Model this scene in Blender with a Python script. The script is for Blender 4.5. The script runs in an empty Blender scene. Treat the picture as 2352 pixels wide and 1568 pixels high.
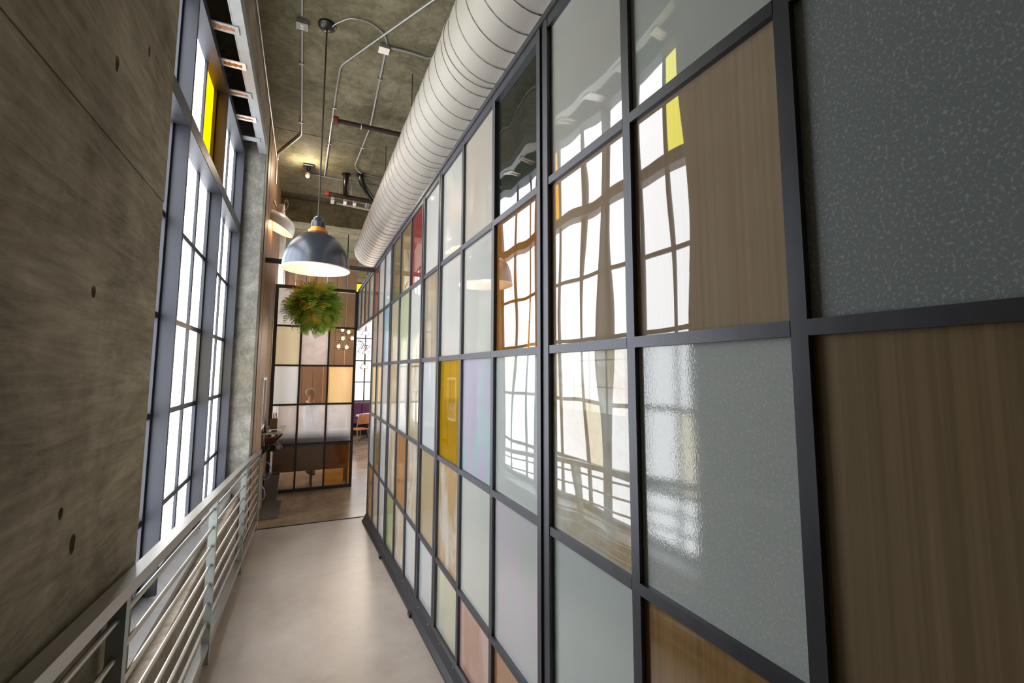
import bpy, bmesh, math, random
from mathutils import Vector, Matrix
random.seed(7)
SC = bpy.context.scene
COL = SC.collection
S = 0.9            # metres per layout unit; layout: x right, y along the corridor, z up, lens at (0,0,0)
ZF = -2.40         # level floor at the foot of the ramp
def W(p): return Vector((p[0]*S, p[1]*S, (p[2]-ZF)*S))

# ------------------------------------------------------------------ camera
cam_d = bpy.data.cameras.new('camera'); cam = bpy.data.objects.new('camera', cam_d); COL.objects.link(cam)
yaw, pitch, roll = 0.417571167, 0.0922394111, 0.00560357964
fwd = Vector((math.sin(yaw)*math.cos(pitch), math.cos(yaw)*math.cos(pitch), math.sin(pitch)))
rgt = Vector((math.cos(yaw), -math.sin(yaw), 0)); upv = rgt.cross(fwd)
r2 = rgt*math.cos(roll)+upv*math.sin(roll); u2 = -rgt*math.sin(roll)+upv*math.cos(roll)
m = Matrix((r2, u2, -fwd)).transposed().to_4x4(); m.translation = W((0, 0, 0)); cam.matrix_world = m
cam_d.sensor_width = 36.0; cam_d.lens = 36.0*1005.55/2352.0
cam_d.shift_x = (1176-1147.12)/2352.0; cam_d.shift_y = (759.80-784)/2352.0
cam_d.clip_start = 0.02; cam_d.clip_end = 200
SC.camera = cam

# ------------------------------------------------------------------ world, exposure
wd = bpy.data.worlds.new('world'); SC.world = wd; wd.use_nodes = True
bg = wd.node_tree.nodes['Background']; bg.inputs[0].default_value = (0.80, 0.87, 0.95, 1); bg.inputs[1].default_value = 1.0
SC.view_settings.view_transform = 'Standard'; SC.view_settings.look = 'None'
SC.view_settings.gamma = 1.0; SC.view_settings.use_curve_mapping = False
SC.view_settings.exposure = 0.50
try:
    cy=SC.cycles; cy.max_bounces=5; cy.diffuse_bounces=3; cy.glossy_bounces=3; cy.transmission_bounces=3; cy.transparent_max_bounces=8; cy.caustics_reflective=False; cy.caustics_refractive=False
except Exception: pass
DAY = 4.0          # luminance of the daylit window glass

# ------------------------------------------------------------------ helpers
def lin(c): return tuple(((v/255.)/12.92 if v/255. <= .04045 else ((v/255.+.055)/1.055)**2.4) for v in c)
ORG = {}
class MB:
    def __init__(s): s.v=[]; s.f=[]; s.m=[]
    def add(s, vs, fs, mi=0):
        b=len(s.v); s.v += [tuple(p) for p in vs]
        for f in fs: s.f.append([b+i for i in f]); s.m.append(mi)
        return s
    def box(s, x0,x1,y0,y1,z0,z1, mi=0):
        if x0>x1:x0,x1=x1,x0
        if y0>y1:y0,y1=y1,y0
        if z0>z1:z0,z1=z1,z0
        return s.add([(x0,y0,z0),(x1,y0,z0),(x1,y1,z0),(x0,y1,z0),(x0,y0,z1),(x1,y0,z1),(x1,y1,z1),(x0,y1,z1)],
            [(0,3,2,1),(4,5,6,7),(0,1,5,4),(1,2,6,5),(2,3,7,6),(3,0,4,7)],mi)
    def cbox(s, x0,x1,y0,y1,z0,z1, b=.006, mi=0):
        # box with chamfered edges, chamfer b
        xs=(x0,x1);ys=(y0,y1);zs=(z0,z1); bm=bmesh.new()
        bmesh.ops.create_cube(bm,size=1)
        for v in bm.verts: v.co=Vector((xs[v.co.x>0],ys[v.co.y>0],zs[v.co.z>0]))
        bmesh.ops.bevel(bm,geom=list(bm.edges),offset=b,segments=1,affect='EDGES')
        s.bm(bm,mi); return s
    def bm(s,bm,mi=0):
        bm.verts.ensure_lookup_table(); bm.verts.index_update()
        s.add([v.co[:] for v in bm.verts],[[v.index for v in f.verts] for f in bm.faces],mi); bm.free()
    def slopebox(s, x0,x1,y0,y1,f0,f1,mi=0):
        # z bounds given as functions of y
        return s.add([(x0,y0,f0(y0)),(x1,y0,f0(y0)),(x1,y1,f0(y1)),(x0,y1,f0(y1)),(x0,y0,f1(y0)),(x1,y0,f1(y0)),(x1,y1,f1(y1)),(x0,y1,f1(y1))],
            [(0,3,2,1),(4,5,6,7),(0,1,5,4),(1,2,6,5),(2,3,7,6),(3,0,4,7)],mi)
    def tube(s, pts, r, n=8, cap=True, mi=0):
        pts=[Vector(p) for p in pts]; rr = r if isinstance(r,(list,tuple)) else [r]*len(pts)
        b=len(s.v); prev=None
        for i,p in enumerate(pts):
            if i==0: t=pts[1]-p
            elif i==len(pts)-1: t=p-pts[i-1]
            else: t=(pts[i+1]-p).normalized()+(p-pts[i-1]).normalized()
            t.normalize()
            if prev is None:
                a=Vector((0,0,1)) if abs(t.z)<.9 else Vector((1,0,0)); e=t.cross(a).normalized()
            else:
                e=(prev-t*prev.dot(t)).normalized()
            prev=e; g=t.cross(e)
            for k in range(n):
                an=2*math.pi*k/n; s.v.append(tuple(p+(e*math.cos(an)+g*math.sin(an))*rr[i]))
        for i in range(len(pts)-1):
            for k in range(n):
                s.f.append([b+i*n+k,b+i*n+(k+1)%n,b+(i+1)*n+(k+1)%n,b+(i+1)*n+k]); s.m.append(mi)
        if cap:
            s.f.append([b+k for k in range(n)][::-1]); s.m.append(mi)
            s.f.append([b+(len(pts)-1)*n+k for k in range(n)]); s.m.append(mi)
        return s
    def lathe(s, prof, c=(0,0,0), n=32, mi=0, axis=None):
        # prof: (r,z) pairs; axis: matrix
        b=len(s.v); c=Vector(c)
        for r,z in prof:
            for k in range(n):
                a=2*math.pi*k/n; p=Vector((r*math.cos(a),r*math.sin(a),z))
                if axis is not None: p=axis@p
                s.v.append(tuple(p+c))
        for i in range(len(prof)-1):
            for k in range(n):
                s.f.append([b+i*n+k,b+i*n+(k+1)%n,b+(i+1)*n+(k+1)%n,b+(i+1)*n+k]); s.m.append(mi)
        return s
    def ball(s,c,r,mi=0,n=10,sc=(1,1,1)):
        prof=[(max(1e-4,r*math.sin(math.pi*i/n)),-r*math.cos(math.pi*i/n)) for i in range(n+1)]
        M=Matrix.Diagonal(Vector(sc)); return s.lathe(prof,c,n*2,mi,M)
def mkmesh(mb, mats, off, smooth=False, fix=False):
    me=bpy.data.meshes.new('mesh')
    me.from_pydata([((v[0]-off[0])*S,(v[1]-off[1])*S,(v[2]-off[2])*S) for v in mb.v],[],mb.f)
    mats = mats if isinstance(mats,(list,tuple)) else [mats]
    for q in mats: me.materials.append(q)
    for p,i in zip(me.polygons,mb.m): p.material_index=i
    if smooth:
        for p in me.polygons: p.use_smooth=True
    if fix:
        bm=bmesh.new(); bm.from_mesh(me); bmesh.ops.recalc_face_normals(bm,faces=list(bm.faces)); bm.to_mesh(me); bm.free()
    me.update()
    if smooth: 
        try: me.set_sharp_from_angle(angle=math.radians(40))
        except Exception: pass
    return me
def thing(name,label,cat,loc,group=None,rz=0,kind=None):
    o=bpy.data.objects.new(name,None); COL.objects.link(o); o.empty_display_size=.05
    o.location=W(loc); o.rotation_euler=(0,0,rz); ORG[o.name]=tuple(loc)
    if label: o['label']=label
    if cat: o['category']=cat
    if group: o['group']=group
    if kind: o['kind']=kind
    return o
def part(name,mb,mats,parent,local=False,smooth=False,label=None,kind=None,fix=False):
    off=(0,0,0) if local else ORG[parent.name]
    o=bpy.data.objects.new(name,mkmesh(mb,mats,off,smooth,fix)); COL.objects.link(o); o.parent=parent
    ORG[o.name]=(0,0,0) if local else off
    if label:o['label']=label
    if kind:o['kind']=kind
    return o
def solo(name,mb,mats,loc,label=None,cat=None,group=None,kind=None,smooth=False,fix=False):
    o=bpy.data.objects.new(name,mkmesh(mb,mats,loc,smooth,fix)); COL.objects.link(o); o.location=W(loc); ORG[o.name]=tuple(loc)
    if label:o['label']=label
    if cat:o['category']=cat
    if group:o['group']=group
    if kind:o['kind']=kind
    return o
def dup(root,loc,rz,label=None):
    r=root.copy(); COL.objects.link(r); r.location=W(loc); r.rotation_euler=(0,0,rz)
    if label:r['label']=label
    for ch in root.children:
        c=ch.copy(); COL.objects.link(c); c.parent=r
        for g in ch.children:
            d=g.copy(); COL.objects.link(d); d.parent=c
    return r

# ------------------------------------------------------------------ materials
class NT:
    def __init__(s,name):
        s.mat=bpy.data.materials.new(name); s.mat.use_nodes=True; s.t=s.mat.node_tree; s.t.nodes.clear()
        s.out=s.n('ShaderNodeOutputMaterial')
    def n(s,ty,**kw):
        d=s.t.nodes.new(ty)
        for k,v in kw.items(): setattr(d,k,v)
        return d
    def l(s,a,b): s.t.links.new(a,b)
    def coord(s,scale=(1,1,1),obj=True):
        tc=s.n('ShaderNodeTexCoord'); mp=s.n('ShaderNodeMapping'); mp.inputs['Scale'].default_value=scale
        if obj=='world':
            g=s.n('ShaderNodeNewGeometry'); s.l(g.outputs['Position'],mp.inputs['Vector'])
        else: s.l(tc.outputs['Object'],mp.inputs['Vector'])
        return mp.outputs['Vector']
    def noise(s,vec,scale,detail=4,rough=.6,dist=0):
        d=s.n('ShaderNodeTexNoise'); s.l(vec,d.inputs['Vector']); d.inputs['Scale'].default_value=scale
        d.inputs['Detail'].default_value=detail; d.inputs['Roughness'].default_value=rough; d.inputs['Distortion'].default_value=dist
        return d.outputs['Fac']
    def ramp(s,fac,stops):
        d=s.n('ShaderNodeValToRGB'); s.l(fac,d.inputs['Fac']); e=d.color_ramp.elements
        while len(e)<len(stops): e.new(.5)
        for q,(p,c) in zip(e,stops): q.position=p; q.color=(*c,1)
        return d.outputs['Color']
    def mixc(s,f,a,b,mode='MIX'):
        d=s.n('ShaderNodeMix',data_type='RGBA',blend_type=mode)
        for sock,v in ((d.inputs['Factor'],f),(d.inputs['A'],a),(d.inputs['B'],b)):
            if hasattr(v,'is_linked') or hasattr(v,'links'): s.l(v,sock)
            elif isinstance(v,(int,float)): sock.default_value=v
            else: sock.default_value=(*v,1)
        return d.outputs['Result']
    def math(s,op,a,b=0):
        d=s.n('ShaderNodeMath',operation=op)
        for sock,v in zip(d.inputs,(a,b)):
            if isinstance(v,(int,float)): sock.default_value=v
            else: s.l(v,sock)
        return d.outputs[0]
    def bump(s,h,strength=.3,dist=.01,normal=None):
        d=s.n('ShaderNodeBump'); s.l(h,d.inputs['Height']); d.inputs['Strength'].default_value=strength; d.inputs['Distance'].default_value=dist
        if normal is not None: s.l(normal,d.inputs['Normal'])
        return d.outputs['Normal']
    def princ(s,col,rough=.5,metal=0,normal=None,spec=.5):
        d=s.n('ShaderNodeBsdfPrincipled')
        for k,v in (('Base Color',col),('Roughness',rough)):
            if isinstance(v,(int,float)): d.inputs[k].default_value=v
            elif isinstance(v,tuple): d.inputs[k].default_value=(*v,1)
            else: s.l(v,d.inputs[k])
        d.inputs['Metallic'].default_value=metal; d.inputs['Specular IOR Level'].default_value=spec
        if normal is not None: s.l(normal,d.inputs['Normal'])
        return d
    def done(s,sh): s.l(sh,s.out.inputs['Surface']); return s.mat
def plain(name,c,rough=.5,metal=0,var=.12,scale=6,bump=0):
    t=NT(name); v=t.coord(); n=t.noise(v,scale,5); c=lin(c)
    a=tuple(x*(1-var) for x in c); b=tuple(min(1,x*(1+var)) for x in c)
    col=t.ramp(n,[(.3,a),(.7,b)])
    nm=t.bump(t.noise(v,scale*12,3),bump,.004) if bump else None
    return t.done(t.princ(col,rough,metal,nm).outputs[0])
def concrete(name,dark,mid,light,grain=(1,.25,1.2),rough=.75,bump=.5,scale=2.2,wood=True):
    t=NT(name); v=t.coord((1,1,1),'world'); g=t.coord(grain,'world')
    n1=t.noise(v,scale,5,.65,.4); n2=t.noise(g,scale*9,4,.7,.6); n3=t.noise(v,scale*.5,2,.5)
    f=t.math('ADD',t.math('MULTIPLY',n1,.62),t.math('MULTIPLY',n2,.38))
    col=t.ramp(f,[(.38,lin(dark)),(.5,lin(mid)),(.63,lin(light))])
    col=t.mixc(t.math('MULTIPLY',n3,.35),col,lin(dark))
    pits=t.n('ShaderNodeTexVoronoi'); t.l(v,pits.inputs['Vector']); pits.inputs['Scale'].default_value=14
    pm=t.ramp(pits.outputs['Distance'],[(.02,(0,0,0)),(.05,(1,1,1))])
    h=t.math('ADD',t.math('MULTIPLY',n2,.7 if wood else .3),t.math('ADD',t.math('MULTIPLY',n1,.4),t.math('MULTIPLY',pm,.25)))
    return t.done(t.princ(col,rough,0,t.bump(h,bump,.006),.25).outputs[0])
def metal(name,c,rough=.35,m=1.0,brush=(1,1,1),var=.1):
    t=NT(name); v=t.coord(brush); n=t.noise(v,18,4); c=lin(c)
    col=t.ramp(n,[(.3,tuple(x*(1-var) for x in c)),(.7,tuple(min(1,x*(1+var)) for x in c))])
    r=t.math('ADD',t.math('MULTIPLY',n,.18),rough-.09)
    return t.done(t.princ(col,r,m,t.bump(n,.06,.002)).outputs[0])
def emit(name,c,st):
    t=NT(name); e=t.n('ShaderNodeEmission'); e.inputs[0].default_value=(*lin(c),1); e.inputs[1].default_value=st
    return t.done(e.outputs[0])
_clear=None
def clear_mat():
    global _clear
    if _clear is None:
        t=NT('glass_body'); a=t.n('ShaderNodeBsdfTransparent'); a.inputs[0].default_value=(.97,.985,.98,1)
        _clear=t.done(a.outputs[0])
    return _clear
def pane_mat(name,c1,c2=None,opac=.97,pat='plain',refl=.08,rough=.015,wave=.5,tint=None,trans=.55):
    """sheet of old art glass: tinted see-through + frosted scatter under a glossy, slightly wavy skin"""
    t=NT(name); c1=lin(c1); c2=lin(c2) if c2 else tuple(x*.86 for x in c1)
    v=t.coord((1,1,1),'world')
    if pat=='streak': f=t.noise(t.coord((1,26,.22),'world'),2.6,5,.55,.15)
    elif pat=='marble': f=t.noise(t.coord((1,2.2,.9),'world'),2.4,4,.55,.8)
    elif pat=='grain': f=t.noise(t.coord((1,1,.8),'world'),190,2,.5,.3)
    elif pat=='edge': f=t.noise(t.coord((1,1.3,1.1),'world'),2.0,6,.7,.3)
    else: f=t.noise(t.coord((1,1.5,.5),'world'),1.2,3,.5)
    col=t.ramp(f,[(.54,c2),(.70,c1)]) if pat=='grain' else t.ramp(f,[(.41,c1),(.60,c2)] if pat in('marble','edge') else [(.32,c1),(.70,c2)])
    op=t.math('MINIMUM',t.math('ADD',t.math('MULTIPLY',f,.10),opac-.05),1.0)
    hw=t.noise(t.coord((1,1.35,.55),'world'),2.0,1.0,.4,0)
    nm=t.bump(hw,wave,.0065)
    if pat=='grain': nm=t.bump(f,.05,.002,nm)
    di=t.n('ShaderNodeBsdfDiffuse'); t.l(col,di.inputs[0])
    tl=t.n('ShaderNodeBsdfTranslucent'); t.l(col,tl.inputs[0])
    mx=t.n('ShaderNodeMixShader'); mx.inputs[0].default_value=trans; t.l(di.outputs[0],mx.inputs[1]); t.l(tl.outputs[0],mx.inputs[2])
    tr=t.n('ShaderNodeBsdfTransparent'); tc=lin(tint) if tint else None
    if tc: tr.inputs[0].default_value=(*tc,1)
    else: t.l(col,tr.inputs[0])
    bd=t.n('ShaderNodeMixShader'); t.l(op,bd.inputs[0]); t.l(tr.outputs[0],bd.inputs[1]); t.l(mx.outputs[0],bd.inputs[2])
    gl=t.n('ShaderNodeBsdfGlossy'); gl.inputs['Roughness'].default_value=rough; gl.inputs[0].default_value=(1,1,1,1); t.l(nm,gl.inputs['Normal'])
    fr=t.n('ShaderNodeFresnel'); fr.inputs[0].default_value=1.52
    fac=t.math('MINIMUM',t.math('ADD',t.math('MULTIPLY',fr.outputs[0],1.15),refl),.8)
    ms=t.n('ShaderNodeMixShader'); t.l(fac,ms.inputs[0]); t.l(bd.outputs[0],ms.inputs[1]); t.l(gl.outputs[0],ms.inputs[2])
    return t.done(ms.outputs[0])

M={}
M['conc_wall']=concrete('board_marked_concrete',(108,98,80),(150,139,118),(184,173,152),(1,.22,1.6))
M['conc_ceil']=concrete('ceiling_concrete',(84,80,60),(112,107,84),(140,134,112),(.6,.6,1),bump=.35,wood=False)
M['conc_pier']=concrete('pier_concrete',(110,108,100),(136,134,126),(168,166,158),(1,1,.7),scale=5,wood=False)
M['conc_ledge']=concrete('ledge_concrete',(120,108,94),(152,140,126),(182,172,160),(1,1,1),scale=3,wood=False)
def floor_mat(name,a,b,c,rough):
    t=NT(name); v=t.coord((1,1,1),'world'); n1=t.noise(v,1.3,6,.6,.5); n2=t.noise(v,9,5,.7)
    f=t.math('ADD',t.math('MULTIPLY',n1,.75),t.math('MULTIPLY',n2,.25))
    col=t.ramp(f,[(.34,lin(a)),(.52,lin(b)),(.7,lin(c))])
    r=t.math('ADD',t.math('MULTIPLY',n1,.2),rough-.1)
    return t.done(t.princ(col,r,0,t.bump(n2,.05,.003),.5).outputs[0])
M['floor_ramp']=floor_mat('sealed_concrete_ramp',(156,145,137),(172,162,154),(184,176,169),.34)
M['floor_low']=floor_mat('polished_concrete_floor',(112,94,76),(140,120,100),(168,148,128),.22)  # browner and darker than the ramp: warm, dim light painted in
M['steel']=metal('blackened_steel',(88,90,97),.42,.65,(1,1,.2))
M['win_steel']=metal('grey_window_steel',(62,64,71),.42,.5,(1,1,.2))
M['sill_steel']=metal('black_sill_steel',(58,58,64),.4,.5)
M['rail']=metal('brushed_rail_steel',(170,168,164),.36,.85,(1,.1,1))
M['rail_paint']=plain('grey_green_post_paint',(160,168,164),.45,.3)
M['galv']=metal('galvanised_steel',(176,178,180),.4,.7)
M['channel']=plain('grey_channel_paint',(158,162,164),.5,.2,.1)
M['dark_steel']=metal('dark_steel',(62,56,54),.5,.5)
M['black']=plain('black_paint',(15,14,14),.3,.0)
M['duct']=plain('painted_duct',(174,170,163),.5,0,.03,2)
M['seam']=plain('duct_seam_paint',(150,147,142),.55,0,.05)
M['white_enamel']=plain('white_enamel',(238,230,222),.35,0,.03)
_t=NT('grey_enamel_shade'); M['lamp_metal']=_t.done(_t.princ(_t.ramp(_t.noise(_t.coord(),3,3),[(.3,lin((80,86,96))),(.7,lin((92,98,108)))]),.28,.6).outputs[0])
M['ring_glow']=plain('amber_ring_glow',(236,150,70),.35,.4)  # amber colour stands in for lamp glow on the neck ring
M['brown_pipe']=plain('brown_pipe_paint',(56,40,34),.5,.2)
M['red_paint']=plain('red_oxide',(124,44,28),.55,.1)
M['wood']=None
def wood(name,a,b,rough=.55,grain=(1,1,.12),scale=14):
    t=NT(name); n=t.noise(t.coord(grain,'world'),scale,6,.65,.6)
    col=t.ramp(n,[(.32,lin(a)),(.68,lin(b))]); return t.done(t.princ(col,rough,0,t.bump(n,.15,.003)).outputs[0])
M['wood']=wood('brown_timber',(104,76,50),(148,112,78))
M['ply']=wood('brown_panel_wood',(112,84,62),(136,104,80),scale=8)
M['wood_chair']=wood('orange_bentwood',(150,86,42),(186,116,62))
M['wood_light']=wood('pale_board',(196,160,110),(222,188,140),grain=(1,.15,1))
M['paint_white']=plain('white_plaster',(206,200,192),.8,0,.05)
M['tan_wall']=plain('tan_plaster',(164,142,116),.8,0,.08)
M['rubber']=plain('dark_mat',(78,68,60),.9,0,.12,60,.3)
M['vinyl_blue']=plain('blue_grey_vinyl',(112,120,136),.4)
M['vinyl_purple']=plain('purple_velvet',(92,44,82),.75)
M['tan_panel']=plain('tan_panel',(196,156,124),.6)
M['bin']=plain('grey_plastic_bin',(112,104,98),.5)
M['paper']=plain('paper',(232,222,204),.8,0,.03)
M['blue_cable']=plain('blue_cable',(110,150,210),.5)
M['grey_cable']=plain('grey_cable',(170,170,172),.5)
M['dark_cable']=plain('dark_cable',(60,50,50),.6)
M['rust']=plain('rusted_steel',(150,96,56),.85,0,.35,30,.4)
def leafmat(name,c):
    t=NT(name); n=t.noise(t.coord(),12,4); c=lin(c); col=t.ramp(n,[(.3,tuple(x*.7 for x in c)),(.7,tuple(min(1,x*1.3) for x in c))])
    a=t.n('ShaderNodeBsdfDiffuse'); b=t.n('ShaderNodeBsdfTranslucent'); t.l(col,a.inputs[0]); t.l(col,b.inputs[0])
    m_=t.n('ShaderNodeMixShader'); m_.inputs[0].default_value=.45; t.l(a.outputs[0],m_.inputs[1]); t.l(b.outputs[0],m_.inputs[2]); return t.done(m_.outputs[0])
M['leaf']=leafmat('fern_leaf',(168,204,92)); M['leaf_spotlit']=leafmat('fern_leaf_spotlit',(238,206,96))  # the yellow leaf carries the spotlight's highlights in its colour
M['moss']=plain('brown_moss',(52,38,26),.9,0,.3,30,.5)
M['skin']=plain('skin',(196,140,112),.6,0,.04)
M['hair']=plain('greying_hair',(150,138,120),.7,0,.2,40)
M['shirt']=plain('blue_grey_shirt',(122,138,152),.8,0,.08)
M['trousers']=plain('dark_trousers',(52,54,62),.8)
M['day']=emit('daylit_frosted_glass',(250,252,255),DAY)
M['day_warm']=emit('daylit_cream_glass',(250,240,214),DAY*.85)
M['day_yellow']=emit('daylit_amber_glass',(250,172,0),DAY*.62)
M['day_lemon']=emit('daylit_lemon_glass',(246,226,20),DAY*.55)
M['day_pale']=emit('daylit_pale_yellow_glass',(250,240,96),DAY*.8)
M['bulb']=emit('warm_bulb',(255,190,110),4.5)
M['bulb_small']=emit('warm_filament_bulb',(255,190,120),12)

# ------------------------------------------------------------------ setting: floor, ceiling, walls
CE=3.76
ramp=lambda y: -1.82-.076*y
YR=7.77
fl=solo('floor',MB().box(-.62,9,YR+.006,18.3,ZF-.2,ZF).box(1.06,9,-2.6,YR+.006,ZF-.2,ZF),M['floor_low'],(0,YR,ZF),kind='structure')
fl['label']='polished concrete floor at the foot of the ramp, browned for warm dim light'
part('ramp_slab',MB().slopebox(-.60,1.06,-2.6,YR,lambda y:ramp(y)-.22,ramp),M['floor_ramp'],fl,label='pale sealed concrete ramp running down the corridor')
part('threshold_strip',MB().box(-.60,.95,YR-.006,YR+.012,ZF-.05,ZF+.002),M['dark_steel'],fl)
solo('floor_lower',MB().box(-1.4,-.60,-2.6,YR,-3.3,-3.2),M['conc_wall'],(-.8,3,-3.2),kind='structure')
ceil=solo('ceiling',MB().box(-1.5,9.2,-2.8,18.5,CE,CE+.25),M['conc_ceil'],(0,5,CE),kind='structure')
ceil['label']='olive brown board-formed concrete ceiling'
for (x0,y0,x1,y1) in ((1.05,2,1.0,6.2),(1.0,6.2,.95,9.9),(-.6,7.36,.9,7.39),(.5,2.2,.5,4.4)):
    d=Vector((x1-x0,y1-y0,0)).normalized(); nn=Vector((-d.y,d.x,0))*.007
    p=[Vector((x0,y0,0)),Vector((x1,y1,0))]
    part('formwork_fin',MB().add([(*(p[0]-nn).xy,CE-.004),(*(p[0]+nn).xy,CE-.004),(*(p[1]+nn).xy,CE-.004),(*(p[1]-nn).xy,CE-.004),
        (*(p[0]-nn).xy,CE),(*(p[0]+nn).xy,CE),(*(p[1]+nn).xy,CE),(*(p[1]-nn).xy,CE)],
        [(0,1,2,3),(0,4,5,1),(1,5,6,2),(2,6,7,3),(3,7,4,0)]),M['conc_ceil'],ceil)
bmn=solo('ceiling_beam',MB().cbox(-.62,9,10.35,10.85,3.25,CE,.01),M['conc_ceil'],(2,10.5,3.25),kind='structure')
bmn['label']='deep concrete ceiling beam crossing behind the duct'

# near concrete wall: three cast lifts, tie holes bored into them
XW=-.62; YC=2.40
wl=solo('wall_left',MB().box(-1.4,XW-.05,-2.6,YC,-3.2,CE),M['conc_wall'],(-1,0,-3.2),kind='structure')
wl['label']='board-marked brown concrete wall nearest the camera'
holes=[(1.789,1.025,.016,.032),(1.774,.244,.018,.022),(2.17,.506,.012,.022),(2.066,1.263,.012,.026),(1.694,-.413,.015,.02),(1.787,-.529,.021,.034),(1.30,.02,.012,.016)]
lifts=[(-3.2,.505),(.505,.76),(.76,CE)]
def bored_panel(z0,z1,dx):
    bm=bmesh.new(); bmesh.ops.create_cube(bm,size=1)
    for v in bm.verts: v.co=Vector((XW+dx if v.co.x>0 else XW-.05, YC if v.co.y>0 else -2.6, z1-.0012 if v.co.z>0 else z0+.0012))
    me=bpy.data.meshes.new('t'); bm.to_mesh(me); bm.free(); o=bpy.data.objects.new('t',me); COL.objects.link(o)
    hs=MB(); k=0
    for (y,z,ry,rz) in holes:
        if z0+.03<z<z1-.03:
            n=14; b=len(hs.v)
            for xx,q in ((XW+.03,1.25),(XW-.03,.55)):
                for i in range(n):
                    a=2*math.pi*i/n; hs.v.append((xx,y+ry*q*math.cos(a)*(1+.12*math.sin(3*a)),z+rz*q*math.sin(a)))
            for i in range(n): hs.f.append([b+i,b+(i+1)%n,b+n+(i+1)%n,b+n+i]); hs.m.append(0)
            hs.f.append([b+i for i in range(n)][::-1]); hs.m.append(0); hs.f.append([b+n+i for i in range(n)]); hs.m.append(0); k+=1
    if k:
        me2=bpy.data.meshes.new('h'); me2.from_pydata(hs.v,[],hs.f)
        bm=bmesh.new(); bm.from_mesh(me2); bmesh.ops.recalc_face_normals(bm,faces=list(bm.faces)); bm.to_mesh(me2); bm.free()
        c=bpy.data.objects.new('h',me2); COL.objects.link(c)
        md=o.modifiers.new('b','BOOLEAN'); md.object=c; md.operation='DIFFERENCE'; md.solver='EXACT'
        dg=bpy.context.evaluated_depsgraph_get(); e=o.evaluated_get(dg); mm=e.to_mesh()
        mb=MB().add([v.co[:] for v in mm.vertices],[list(p.vertices) for p in mm.polygons]); e.to_mesh_clear()
        bpy.data.objects.remove(c)
    else: mb=MB().add([v.co[:] for v in me.vertices],[list(p.vertices) for p in me.polygons])
    bpy.data.objects.remove(o); return mb
for (z0,z1),dx in zip(lifts,(0,-.002,.0015)):
    part('concrete_lift',bored_panel(z0,z1,dx),M['conc_wall'],wl,fix=True)
# lintel over the window, pier, far run of the left wall
wl2=solo('wall_left_lintel',MB().box(-.70,XW,YC,7.05,3.06,CE).box(-1.4,-1.12,YC,7.05,2.98,CE),M['conc_wall'],(-.8,4,3.06),kind='structure')
wp=solo('wall_left_pier',MB().cbox(-1.4,XW,6.80,7.06,-3.2,CE,.008),M['conc_pier'],(-.9,6.9,-3.2),kind='structure')
wp['label']='pale grey concrete pier at the far end of the tall window'
wf=solo('wall_left_far',MB().box(-1.4,XW-.02,7.06,10.55,-3.2,CE).box(-1.4,XW-.02,15.2,18.4,-3.2,CE).box(-1.4,XW-.3,10.55,15.2,-3.2,-1.5).box(-1.4,XW-.3,10.55,15.2,3.0,CE),M['paint_white'],(-.9,8,-3.2),kind='structure')
for (y0,y1) in ((7.07,7.42),(7.47,8.6),(8.615,9.72),(9.735,10.55)):
    part('timber_board',MB().cbox(XW-.02,XW+.012,y0,y1,ZF,CE-.002,.004),M['wood'],wf)
# window ledge
lg=solo('trim_1',MB().cbox(-1.12,-.715,YC,6.80,-3.2,-1.66,.008),M['conc_ledge'],(-.9,4.5,-3.2),kind='structure')
lg['label']='concrete ledge below the tall window'
part('metal_sill',MB().add([(-1.02,YC,-1.53),(-.80,YC,-1.60),(-.80,6.80,-1.60),(-1.02,6.80,-1.53),(-1.02,YC,-1.66),(-.80,YC,-1.66),(-.80,6.80,-1.66),(-1.02,6.80,-1.66)],
    [(0,1,2,3),(4,7,6,5),(0,4,5,1),(1,5,6,2),(2,6,7,3),(3,7,4,0)]),M['galv'],lg)
# back wall, dining room shell
solo('wall_back',MB().box(-1.4,9.2,-2.8,-2.6,-3.2,CE),M['conc_wall'],(4,-2.7,-3.2),kind='structure')
# right wall of the dining room: solid band below and above the added window strip
wr=solo('wall_right',MB().box(9,9.25,-2.6,18.4,ZF,-1.4).box(9,9.25,-2.6,18.4,3.1,CE).box(9,9.25,-2.6,6.0,-1.4,3.1).box(9,9.25,17.4,18.4,-1.4,3.1),M['paint_white'],(9,8,ZF),kind='structure')
wfar=solo('wall_far',MB().box(-1.4,9.2,18.3,18.5,ZF,-1.22).box(-1.4,9.2,18.3,18.5,3.55,CE).box(-1.4,1.62,18.3,18.5,-1.22,3.55).box(8.2,9.2,18.3,18.5,-1.22,3.55),M['tan_wall'],(3,18.4,ZF),kind='structure')

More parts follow.
